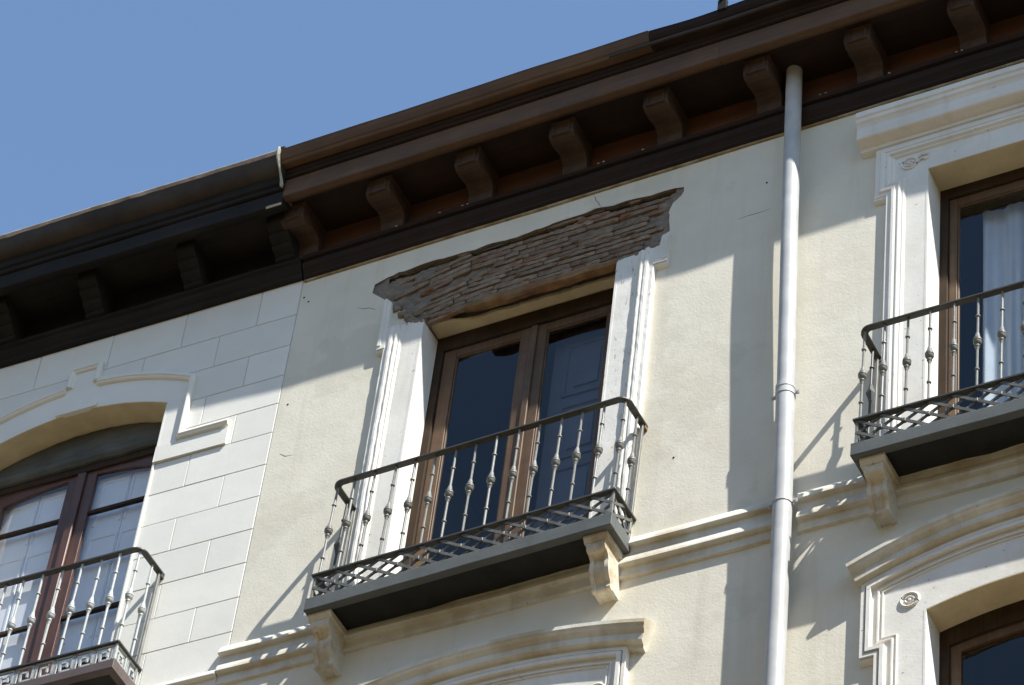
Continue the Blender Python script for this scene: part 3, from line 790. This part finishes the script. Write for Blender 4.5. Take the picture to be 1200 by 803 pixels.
# painted blocks, one by one
rows = [20.19, 19.831, 19.517, 19.212, 18.93, 18.645, 18.336, 18.037, 17.731, 17.424, 17.115, 16.81, 16.50, 16.2, 15.9]
gj = 0.0022
for r in range(len(rows)-1):
    zt, zb = rows[r], rows[r+1]
    off = -0.335 if r % 2 == 0 else -0.628
    if r >= 5: off = -0.648 if r % 2 else -0.327
    edges = [-0.006, off]
    while edges[-1] > WX0+0.7: edges.append(edges[-1]-0.62)
    edges.append(WX0)
    for a, b in zip(edges[1:], edges[:-1]):
        for x0, x1 in ((a+gj, b-gj),):
            z0, z1 = zb+gj, zt-gj
            # clear the opening
            if z1 < 19.20:
                if x0 < AX1 and x1 > AX0:
                    segs = []
                    if x1 > AX1+.05: segs.append((max(x0, AX1+.002), x1))
                    if x0 < AX0-.05: segs.append((x0, min(x1, AX0-.002)))
                else: segs = [(x0, x1)]
            elif z0 < 19.47 and x0 < AX1+.1 and x1 > AX0-.1:
                segs = []
                if x1 > AX1+.12: segs.append((AX1+.12, x1))
                if x0 < AX0-.12: segs.append((x0, AX0-.12))
            else: segs = [(x0, x1)]
            for s0, s1 in segs:
                if s1-s0 < .02: continue
                pr = random.uniform(0, .0018)
                wobj('stone_block', MB().box(s0, s1, -pr, 0.0058, z0, z1), 'ashlar', wwall, bevel=.0025)
# arched surround plate with label moulding
c_in = 19.50
plate_out = [(-.945+.0,18.655),(-.372,18.655)] if False else None
p_l = [(-.372,18.650),(-.372,18.80),(-.745,18.80),(-.745,19.42)]
top_arc = arc(AC, 19.66, 0.215, -.735, 2*AC+.735, 30)
sur = p_l + top_arc + [(2*AC-x, z) for x, z in reversed(p_l)]
inner = [(2*AC+.945-.001,18.650)] + arc(AC, AT, AK, AX0-.001, AX1+.001, 24) + [(AX1+.001,18.650)]
wsur = wobj('window_surround', MB().plate(sur + inner, [], -.012, .0055), 'ashlar')
key = MB().plate([(-1.90,AT-.01),(-1.56,AT-.01),(-1.56,AT+.03),(-1.585,19.70),(-1.605,19.878),(-1.855,19.878),(-1.875,19.70),(-1.90,AT+.03)], [], -.016, .0055)
key.sweep([(-1.900, AT-.004), (-1.560, AT-.004)], [(0,.030),(0,-.02),(.035,-.02),(.035,.030)])
wobj('keystone', key, 'ashlar', wsur)
LAB = [(0,.011),(0,.032),(-.010,.044),(-.026,.046),(-.034,.036),(-.046,.032),(-.052,.022),(-.056,.011)]
lm = MB()
right = [(-1.592,19.702)] + [p for p in arc(AC, 19.706, 0.265, -1.57, -.742, 18)] + [(-.742,18.874),(-.375,18.874)]
right[0] = (-1.592, 19.706-.265*(-1.592-AC)**2)
lm.sweep(right, LAB)
lm.sweep([(2*AC-x, z) for x, z in reversed(right)], LAB)
lm.sweep([(-1.868,19.70),(-1.868,19.895),(-1.592,19.895),(-1.592,19.70)], LAB)
wobj('label_moulding', lm, 'ashlar', wsur, bevel=.002)
wobj('step_stone', MB().plate([(-.372,18.649),(-.372,18.80),(-.945,18.80),(-.945,18.649)][::-1], [], -.020, -.0125), 'ashlar', wsur, bevel=.003)
hd = MB().sweep(arc(AC, AT-.006, AK, AX0+.002, AX1-.002, 24), [(.007,.011),(0,.011),(-.002,-.213),(.007,-.213)])
wobj('window_head', hd, 'soffit_plaster')
wobj('jamb', MB().box(AX1-.0035, AX1+.01, -.0135, .24, 16.3, 19.24), 'ashlar')
wobj('jamb', MB().box(AX0-.01, AX0+.0035, -.0135, .24, 16.3, 19.24), 'ashlar')
wsc = [(0.0055,16.485),(-.030,16.470),(-.052,16.440),(-.055,16.418),(-.050,16.412),(-.018,16.408),(-.014,16.330),(0.0055,16.32)]
wobj('string_course', MB().prof_x(wsc, -.64, -.040, 12, .004, 61), 'ashlar')
# its window
bd = MB(); rings = []
for k in range(41):
    x = AX0+.003+(AX1-AX0-.006)*k/40
    zt = AT-.010-AK*(x-AC)**2-.02*abs(noise.noise(Vector((x*7, 2, 2)))); zb = 19.10+.01*noise.noise(Vector((x*6, 5, 0)))
    y = .195+.012*noise.noise(Vector((x*4, 1, 7)))
    rings.append([Vector((x, y, zb)), Vector((x, y-.02, zb+.03)), Vector((x, y, zt)), Vector((x, .26, zt)), Vector((x, .26, zb))])
bd.loft(rings)
wwin_f = MB()
wwin_f.box(AX0, AX0+.06, .215, .29, 16.3, 19.098); wwin_f.box(AX1-.06, AX1, .215, .29, 16.3, 19.098); wwin_f.box(AX0+.06, AX1-.06, .216, .29, 19.035, 19.098); wwin_f.box(AX0+.06, AX1-.06, .216, .29, 16.3, 16.36)
wwin = wobj('window', wwin_f, 'window_dark')
wobj('head_board', bd, 'board', wwin)
tr = [18.62, 18.125, 17.62, 17.12]
for x0, x1, hinge in ((AX0+.061, -1.732, -1), (-1.728, AX1-.061, 1)):
    mb = MB(); sw = .115
    in0, in1 = (x0+.075, x1-sw) if hinge < 0 else (x0+sw, x1-.075)
    ztop = 19.034
    def arch_z(x): return 19.00-.20*(x-AC)**2
    inn = [(in0,16.5),(in1,16.5)] + [(in1+(in0-in1)*i/12, arch_z(in1+(in0-in1)*i/12)) for i in range(13)]
    mb.plate([(x0,16.362),(x1,16.362),(x1,ztop),(x0,ztop)], [inn], .235, .275)
    cs = wobj('casement', mb, 'red_wood', wwin, bevel=.004)
    for z in tr: wobj('glazing_bar', MB().box(in0, in1, .238, .268, z-.014, z+.014), 'window_dark', wwin)
    zz = [16.5]+sorted(tr)+[19.01]
    for a, b in zip(zz[:-1], zz[1:]):
        lo, hi = a+.012, b-.012
        if b > 19: pts = [(in0-.004,lo),(in1+.004,lo)] + [(in1+.004+(in0-in1-.008)*i/8, arch_z(in1+(in0-in1)*i/8)+.004) for i in range(9)]
        else: pts = rect(in0-.004, in1+.004, lo, hi)
        wobj('pane', MB().plate(pts, [], .250, .254), 'glass_old', wwin)
    # white inner shutters: frames, panels and a central joint
    sx0, sx1 = in0-.03, in1+.03
    sh = MB()
    mid = (sx0+sx1)/2
    for a, b in ((sx0, mid-.003), (mid+.003, sx1)):
        sh.box(a, b, .300, .325, 16.4, 19.0)
        for z0, z1 in ((16.55, 17.3), (17.42, 18.40), (18.52, 18.95)):
            sh.sweep([(a+.055,z0),(a+.055,z1),(b-.055 if b == sx1 else b-.008,z1),(b-.055 if b == sx1 else b-.008,z0)][::1] if a == sx0 else [(a+.008,z0),(a+.008,z1),(b-.055,z1),(b-.055,z0)], [(0,-.301),(0,-.293),(-.016,-.293),(-.022,-.301)])
    wobj('shutter', sh, 'shutter_white', wwin)
mb = MB().box(-1.765, -1.695, .212, .234, 16.4, 19.03); wobj('astragal', mb, 'red_wood', wwin, bevel=.006)

# eaves of the white house
obj_bed = [(0.006,20.185),(-.028,20.187),(-.036,20.20),(-.038,20.225),(-.058,20.245),(-.072,20.268),(-.074,20.30),(-.098,20.312),(-.100,20.332),(0.006,20.334)]
wobj('bed_moulding', MB().prof_x(obj_bed, WX0, -.004, 60, .006, 50), 'black_wood')
wobj('frieze', MB().box(WX0, -.004, -.012, .006, 20.334, 20.60), 'black_corbel')
wsof = wobj('soffit', MB().box(WX0, -.002, -.42, .006, 20.598, 20.62), 'black_wood')
wf_ = [(-.36,20.598),(-.365,20.565),(-.40,20.545),(-.44,20.535),(-.452,20.540),(-.454,20.675),(-.44,20.69),(-.40,20.69),(-.40,20.60)]
wobj('fascia', MB().prof_x(wf_, WX0, -.004, 40, .006, 51), 'black_wood')
wc_ = [(-.40,20.685),(-.458,20.682),(-.470,20.69),(-.474,20.715),(-.468,20.725),(-.486,20.74),(-.492,20.775),(-.500,20.80),(-.40,20.81)]
wobj('crown_moulding', MB().prof_x(wc_, WX0, -.004, 40, .006, 52), 'black_wood')
rings = []; n = 120                                              # sagging sheet-metal gutter
for k in range(n+1):
    x = WX0+(0.004-WX0)*k/n
    sg = .022*noise.noise(Vector((x*1.1, 3, 0)))+.010*noise.noise(Vector((x*3.3, 6, 0)))
    og = .012*noise.noise(Vector((x*1.9, 8, 0)))
    pr = [(-.46,20.80),(-.515+og,20.803+sg*.6),(-.552+og,20.83+sg),(-.575+og,20.865+sg),(-.588+og*.6,20.905+sg*.8),(-.598,20.945+sg*.3),(-.606,20.957+sg*.2),(-.594,20.964+sg*.2),(-.575,20.92+sg),(-.50,20.86),(-.46,20.87)]
    rings.append([Vector((x, y, z)) for y, z in pr])
wobj('gutter', MB().loft(rings), 'sheet', smooth=True)
lr = []
for k, r in enumerate(rings):
    x = r[0].x; h = .010+.012*abs(noise.noise(Vector((x*2.3, 4, 4))))+.006*noise.noise(Vector((x*9, 4, 4)))
    a, b = r[5], r[6]
    lr.append([Vector((x, b.y-.003, b.z+.006)), Vector((x, b.y-.006, b.z-.002)), Vector((x, a.y-.003-h*.3, a.z+.008-h)), Vector((x, a.y+.006, a.z-.002-h)), Vector((x, b.y+.012, b.z+.004))])
wobj('gutter_lip', MB().loft(lr), 'pale_lip', smooth=True)
wcm = corbel_mb(0.158, 0.0, .2635, -0.325, False, True).rough(.003, 9).mesh('corbel')
wcm.materials.append(MT['black_corbel'])
for x in (-0.115, -0.875, -1.705, -2.47, -3.25, -4.05, -4.85):
    place(wcm, 'corbel', wsof, (x-OX+.0, 0, 20.334), (0, random.uniform(-.01,.01), random.uniform(-.02,.02)))
rf = MB().loft([[Vector((x, y, z)) for y, z in ((-.595,20.955),(6.5,23.1),(6.5,23.0),(-.59,20.94))] for x in (WX0, -.01)])
wobj('roof', rf, 'tile')
# lime streak and stopped end at the seam
ls = MB(); rings = []
for i, (y, z, w) in enumerate(((-.612,20.985,.010),(-.612,20.95,.020),(-.606,20.91,.018),(-.585,20.86,.013),(-.56,20.82,.009),(-.535,20.79,.009),(-.505,20.74,.012),(-.49,20.70,.016),(-.485,20.69,.008))):
    x = -.010+.006*noise.noise(Vector((i*1.3, 0, 0)))
    rings.append([Vector((x-w, y, z)), Vector((x, y-.010, z)), Vector((x+w, y, z)), Vector((x, y+.02, z))])
ls.loft(rings)
wobj('lime_streak', ls, 'lime')
st = MB().box(-.03, .03, -.60, -.55, 20.965, 21.0); st.box(-.05, 0.0, -.57, -.53, 20.99, 21.02); wobj('mortar_lump', st.rough(.012, 25), 'black_wood')
ld = MB().loft([[Vector((x, y, z)) for y, z in ((-.456,20.532-d),(-.459,20.545),(-.453,20.552),(-.448,20.53))] for x, d in ((-.13, -.012), (-.08, 0), (-.03, .004), (-.006, .006))])
wobj('lime_edge', ld, 'lime')

# ================================================================== BALCONIES
RINGS = [(.0078, 0)]
def baluster_meshes(H, iron, kind):
    """thin bar with collars, and its turned knob"""
    b = MB()
    r = .0085
    pr = [(r, 0)]
    for t in (.20, .79):
        z = H*t
        pr += [(r, z-.006), (.0155, z-.004), (.0155, z+.004), (r, z+.006)]
    pr += [(r, H)]
    b.lathe(pr, 8)
    bm_ = b.mesh('baluster', smooth=True); bm_.materials.append(MT[iron])
    k = MB(); z = H*.51
    if kind == 'knob':
        pk = [(r+.001, z-.078), (.011, z-.070), (.013, z-.058), (.018, z-.050), (.014, z-.042), (.014, z-.036), (.022, z-.028), (.027, z-.018), (.0285, z-.010), (.024, z-.005), (.0285, z), (.028, z+.008), (.022, z+.014), (.0235, z+.018), (.0225, z+.024), (.016, z+.034), (.0145, z+.050), (.012, z+.062), (r+.001, z+.066)]
    else:
        pk = [(r+.001, z-.075), (.012, z-.070), (.012, z-.060), (.024, z-.020), (.030, z), (.024, z+.022), (.013, z+.058), (.012, z+.068), (r+.001, z+.074)]
    k.lathe(pk, 10 if kind == 'knob' else 4)
    km = k.mesh('knob', smooth=(kind == 'knob')); km.materials.append(MT[iron])
    return bm_, km
def balcony(label, loc, rz, W, D, zh, iron, slab_m, under_m, lattice, nb, tilt=0.0, lean=0.0, consoles=(), ends=(1, 1), spindle_left=False, slab_t=.105, frieze_h=.20):
    """local frame: x from 0 to W along the wall, y=0 wall, -D rail plane, z=0 slab bottom"""
    t = thing('balcony', label, 'balcony', loc, rz, 'iron balconies on the house fronts')
    def T(o_or_mb):
        for v in o_or_mb.v:
            x, z = v.x, v.z
            v.x = x + lean*z; v.z = z + tilt*(x-W)
        return o_or_mb
    def put(name, mb, m, parent=None, **k):
        me = T(mb).mesh(name, (0,0,0), k.get('smooth', False), k.get('bevel', 0.0))
        me.materials.append(MT[m])
        o = bpy.data.objects.new(name, me); COL.objects.link(o); o.parent = parent or t
        return o
    # slab: lip round the edge, rougher recessed underside
    e = .022
    lip = MB()
    lip.loft([[Vector((x, y, z)) for y, z in ((-D-e, .004), (-D-e, slab_t-.006), (-D-e+.006, slab_t), (-D+.035, slab_t), (-D+.035, .0), (-D-e+.004, .0))] for x in [-e+(W+2*e)*i/24 for i in range(25)]])
    for v in lip.v: v.z += .004*noise.noise(Vector((v.x*3, v.z*20, 2)))
    slab = put('slab', lip, slab_m, bevel=.0025)
    for xa, xb in ((-e, .035), (W-.035, W+e)):
        put('slab_end', MB().box(xa+.001, xb-.001, -D+.036, .0, .001, slab_t-.001), slab_m, slab)
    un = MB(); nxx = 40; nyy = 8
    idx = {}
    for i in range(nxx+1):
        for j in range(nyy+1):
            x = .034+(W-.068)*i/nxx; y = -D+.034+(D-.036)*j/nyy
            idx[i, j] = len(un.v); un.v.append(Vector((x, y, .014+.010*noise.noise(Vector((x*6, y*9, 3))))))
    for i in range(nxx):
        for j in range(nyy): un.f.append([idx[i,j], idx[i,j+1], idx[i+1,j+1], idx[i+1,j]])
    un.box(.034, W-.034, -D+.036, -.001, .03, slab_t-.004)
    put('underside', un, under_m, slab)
    # handrail with rounded corners
    rr = .055
    p = [(0, -.002, zh)]
    p += [(rr-rr*math.cos(a), -D+rr-rr*math.sin(a), zh) for a in [math.pi/2*i/6 for i in range(7)]]
    p += [(W-rr+rr*math.sin(a), -D+rr-rr*math.cos(a), zh) for a in [math.pi/2*i/6 for i in range(7)]]
    p += [(W, -.002, zh)]
    seg = []
    for a, b in zip(p[:-1], p[1:]):
        seg.append(a)
        L_ = (Vector(b)-Vector(a)).length
        if L_ > .4:
            for q in range(1, 14): seg.append(tuple(Vector(a).lerp(Vector(b), q/14)))
    seg.append(p[-1])
    rail = MB().ribbon(seg, .046, .016)
    hr = put('handrail', rail, 'rail_iron', bevel=.003)
    for xx in (0, W): put('rail_end', MB().box(xx-.02, xx+.02, -.035, -.001, zh-.035, zh-.009), 'rust' if lattice else 'rail_iron', hr)
    zm = slab_t+frieze_h
    mr = MB().ribbon([(0, -.002, zm), (0, -D, zm), (W, -D, zm), (W, -.002, zm)], .044, .016)
    put('mid_rail', mr, 'rail_iron', bevel=.002)
    # balusters
    zb = zm+.006; H = zh-.006-zb
    bme, kme = baluster_meshes(H, iron, 'knob')
    sme = baluster_meshes(H, 'rail_iron', 'spindle')
    spots = [(i*W/nb, -D) for i in range(nb+1)]
    spots[0] = (.012, -D+.012); spots[-1] = (W-.012, -D+.012)
    spots += [(0, -D*.42), (W, -D*.42)]
    for i, (x, y) in enumerate(spots):
        mesh = (bme, kme)
        if spindle_left and i == nb+1: mesh = sme
        bx = x + random.uniform(-.004, .004) if 0 < i < nb else x
        b = place(mesh[0], 'baluster', t, (bx+lean*zb, y, zb+tilt*(x-W)), (random.uniform(-.012,.012), lean*.9+random.uniform(-.008,.008), random.uniform(0, 1)))
        kz = random.uniform(-.006, .006)
        place(mesh[1], 'knob', b, (0, 0, kz))
    for xx in (0, W):
        put('post', MB().box(xx-.010, xx+.010, -.050, -.028, slab_t, zh-.0065), 'iron', bevel=.002)
    put('post', MB().box(-.008, .008, -D-.008, -D+.008, slab_t, zm-.0065), iron); put('post', MB().box(W-.008, W+.008, -D-.008, -D+.008, slab_t, zm-.0065), iron)
    z0, z1 = slab_t+.002, zm-.008
    if lattice:
        pch = W/nb
        def bars(length, pitch, f, nrm):
            k = -1
            while k*pitch < length+pitch:
                for s in (1, -1):
                    a0, b0 = k*pitch-pitch*s, k*pitch+pitch*s      # runs from bottom to top over two pitches
                    za, zb_ = z0, z1
                    def clip(a, za, b, zb_):
                        if a < 0: za = za+(zb_-za)*(0-a)/(b-a); a = 0
                        if a > length: za = za+(zb_-za)*(length-a)/(b-a); a = length
                        return a, za
                    if max(a0, b0) <= .01 or min(a0, b0) >= length-.01: continue
                    a1, za1 = clip(a0, za, b0, zb_); b1, zb1 = clip(b0, zb_, a0, za)
                    if abs(a1-b1) < .02: continue
                    off = nrm*.0055*s
                    put('lattice_bar', MB().bar(f(a1, za1)+off, f(b1, zb1)+off, .019, .009, nrm), 'lattice_iron')
                if 0.02 < k*pitch < length-.02:
                    c = f(k*pitch, (z0+z1)/2)
                    put('collar', MB().box(c.x-.013, c.x+.013, c.y-.013, c.y+.013, c.z-.014, c.z+.014), 'lattice_iron', bevel=.003)
                k += 1
        bars(W, pch, lambda u, z: Vector((u, -D, z)), Vector((0, 1, 0)))
        bars(D-.03, D/2, lambda u, z: Vector((0, -D+u, z)), Vector((1, 0, 0)))
        bars(D-.03, D/2, lambda u, z: Vector((W, -D+u, z)), Vector((1, 0, 0)))
    else:
        # Greek key: a bent bar in every bay
        hgt = z1-z0
        def key(f, w):
            q = [(.05, 0), (.05, .93), (.95, .93), (.95, .10), (.30, .10), (.30, .62), (.66, .62), (.66, .36)]
            mb = MB()
            for (a, b), (c, d) in zip(q[:-1], q[1:]):
                A, B = f(a*w, z0+b*hgt), f(c*w, z0+d*hgt)
                n = f(w, z0)-f(0, z0); nn = Vector((-n.y, n.x, 0)).normalized()
                dd = (B-A).normalized()*.007
                mb.bar(A-dd, B+dd, .014, .012, nn)
            return mb
        nk = nb
        pw = W/nk
        for i in range(nk):
            x0 = i*pw
            put('key_panel', key(lambda u, z: Vector((x0+u, -D, z)), pw*.92), iron)
            put('upright', MB().box(x0-.006, x0+.010, -D-.006, -D+.006, z0, z1), iron)
        for xx in (0, W):
            for i in range(2):
                y0 = -D+i*D/2
                put('key_panel', key(lambda u, z: Vector((xx, y0+u, z)), D/2*.9), iron)
                put('upright', MB().box(xx-.006, xx+.006, y0-.006, y0+.010, z0, z1), iron)
    # stone consoles under the slab
    for xc in consoles:
        w = .125
        body = MB()
        d0 = D-.03
        # block, hollow, then a long belly ending in a small roll (smoothed through these points)
        ctrl = [(-d0+.014,-.045),(-d0+.012,-.080),(-d0+.022,-.108),(-.205,-.116),(-.178,-.128),(-.168,-.150),(-.170,-.178),(-.166,-.208),(-.152,-.240),(-.132,-.268),(-.116,-.290),(-.110,-.308),(-.112,-.324),(-.100,-.337),(-.078,-.338),(-.066,-.328)]
        pr = []
        for i in range(len(ctrl)-1):
            p0, p1, p2, p3 = [Vector(ctrl[min(max(i+q, 0), len(ctrl)-1)]) for q in (-1, 0, 1, 2)]
            for q in range(3):
                u = q/3
                pr.append(tuple(0.5*((2*p1)+(p2-p0)*u+(2*p0-5*p1+4*p2-p3)*u*u+(3*p1-p0-3*p2+p3)*u**3)))
        pr.append(ctrl[-1])
        body.loft([[Vector((x, y, z)) for y, z in pr] + [Vector((x, .001, -.328)), Vector((x, .001, -.045))] for x in (xc-w/2+.022, xc+w/2-.022)])
        for xa in (xc-w/2, xc+w/2-.026):
            body.loft([[Vector((x, y-(.013 if i > 9 else .003), z)) for i, (y, z) in enumerate(pr)] + [Vector((x, .001, -.336)), Vector((x, .001, -.045))] for x in (xa, xa+.026)])
        body.loft([[Vector((x, y, z)) for y, z in ((.001,-.002),(-d0-.012,-.002),(-d0-.012,-.022),(-d0+.004,-.040),(-d0+.008,-.050),(.001,-.050))] for x in (xc-w/2-.018, xc+w/2+.018)])
        body.rough(.003, 22, xc)
        put('console', body, 'console', bevel=.002, smooth=True)
    return t
balcony('iron lattice balcony with grey slab on two scrolled stone brackets beneath the bare brick',
        (0.768, 0, 16.525), 0, 2.085, .288, 1.118, 'iron', 'slab', 'slab_under', True, 14, .019, .022, (0.072, 1.985), spindle_left=True)
balcony('iron lattice balcony in front of the curtained window on the right',
        (4.462, 0, 16.552), 0, 2.12, .288, 1.100, 'iron', 'slab', 'slab_under', True, 14, 0, .012, (0.098, 1.99), spindle_left=True)
wl = Matrix.Rotation(TH, 3, 'Z') @ Vector((-2.79, 0, 0))
balcony('pale iron balcony with Greek key band and brown slab on the white house',
        (wl.x, wl.y, 16.430), TH, 2.118, .288, 1.072, 'iron_pale', 'slab_brown', 'slab_under', False, 14, 0, .012, (), slab_t=.082, frieze_h=.150)

# ================================================================== DOWNPIPE
pipe = thing('downpipe', 'long grey metal downpipe running down the cream wall from the eaves', 'drainpipe', (3.905, -.12, 0))
def pipe_pts(z0, z1, r):
    pts = []
    n = max(2, int((z1-z0)/.3))
    for i in range(n+1):
        z = z0+(z1-z0)*i/n
        x = 3.842 + .038*min(1, (20.4-z)/1.9) + .036*max(0, min(1, (18.5-z)/2.0)) + .010*max(0, (16.5-z)/1.4 if z > 15 else 1.07)
        y = -.130 + .030*max(0, min(1, (18.9-z)/2.2))
        pts.append((x, y, z))
    return pts
obj('pipe', MB().tube(pipe_pts(17.42, 20.6425, 0), .056, 24), 'pipe', pipe, smooth=True)
obj('pipe', MB().tube(pipe_pts(0.15, 17.52, 0), .0600, 24), 'pipe', pipe, smooth=True)
p = pipe_pts(17.50, 17.53, 0)
obj('collar', MB().tube(p, .0635, 24), 'pipe', pipe, smooth=True)
for z in (17.46, 16.53, 13.4, 9.5, 5):
    p = pipe_pts(z-.016, z+.016, 0)
    br = MB().tube(p, .0645, 24)
    c = p[1]
    br.box(c[0]-.095, c[0]-.058, c[1]-.004, c[1]+.004, z-.014, z+.014); br.box(c[0]+.058, c[0]+.095, c[1]-.004, c[1]+.004, z-.014, z+.014)
    br.tube([(c[0]-.08, c[1]-.012, z), (c[0]-.08, c[1]+.012, z)], .008, 6); br.tube([(c[0]+.08, c[1]-.012, z), (c[0]+.08, c[1]+.012, z)], .008, 6)
    br.box(c[0]-.012, c[0]+.012, c[1]+.05, .002, z-.012, z+.012)
    obj('bracket', br, 'pipe', pipe, smooth=True)
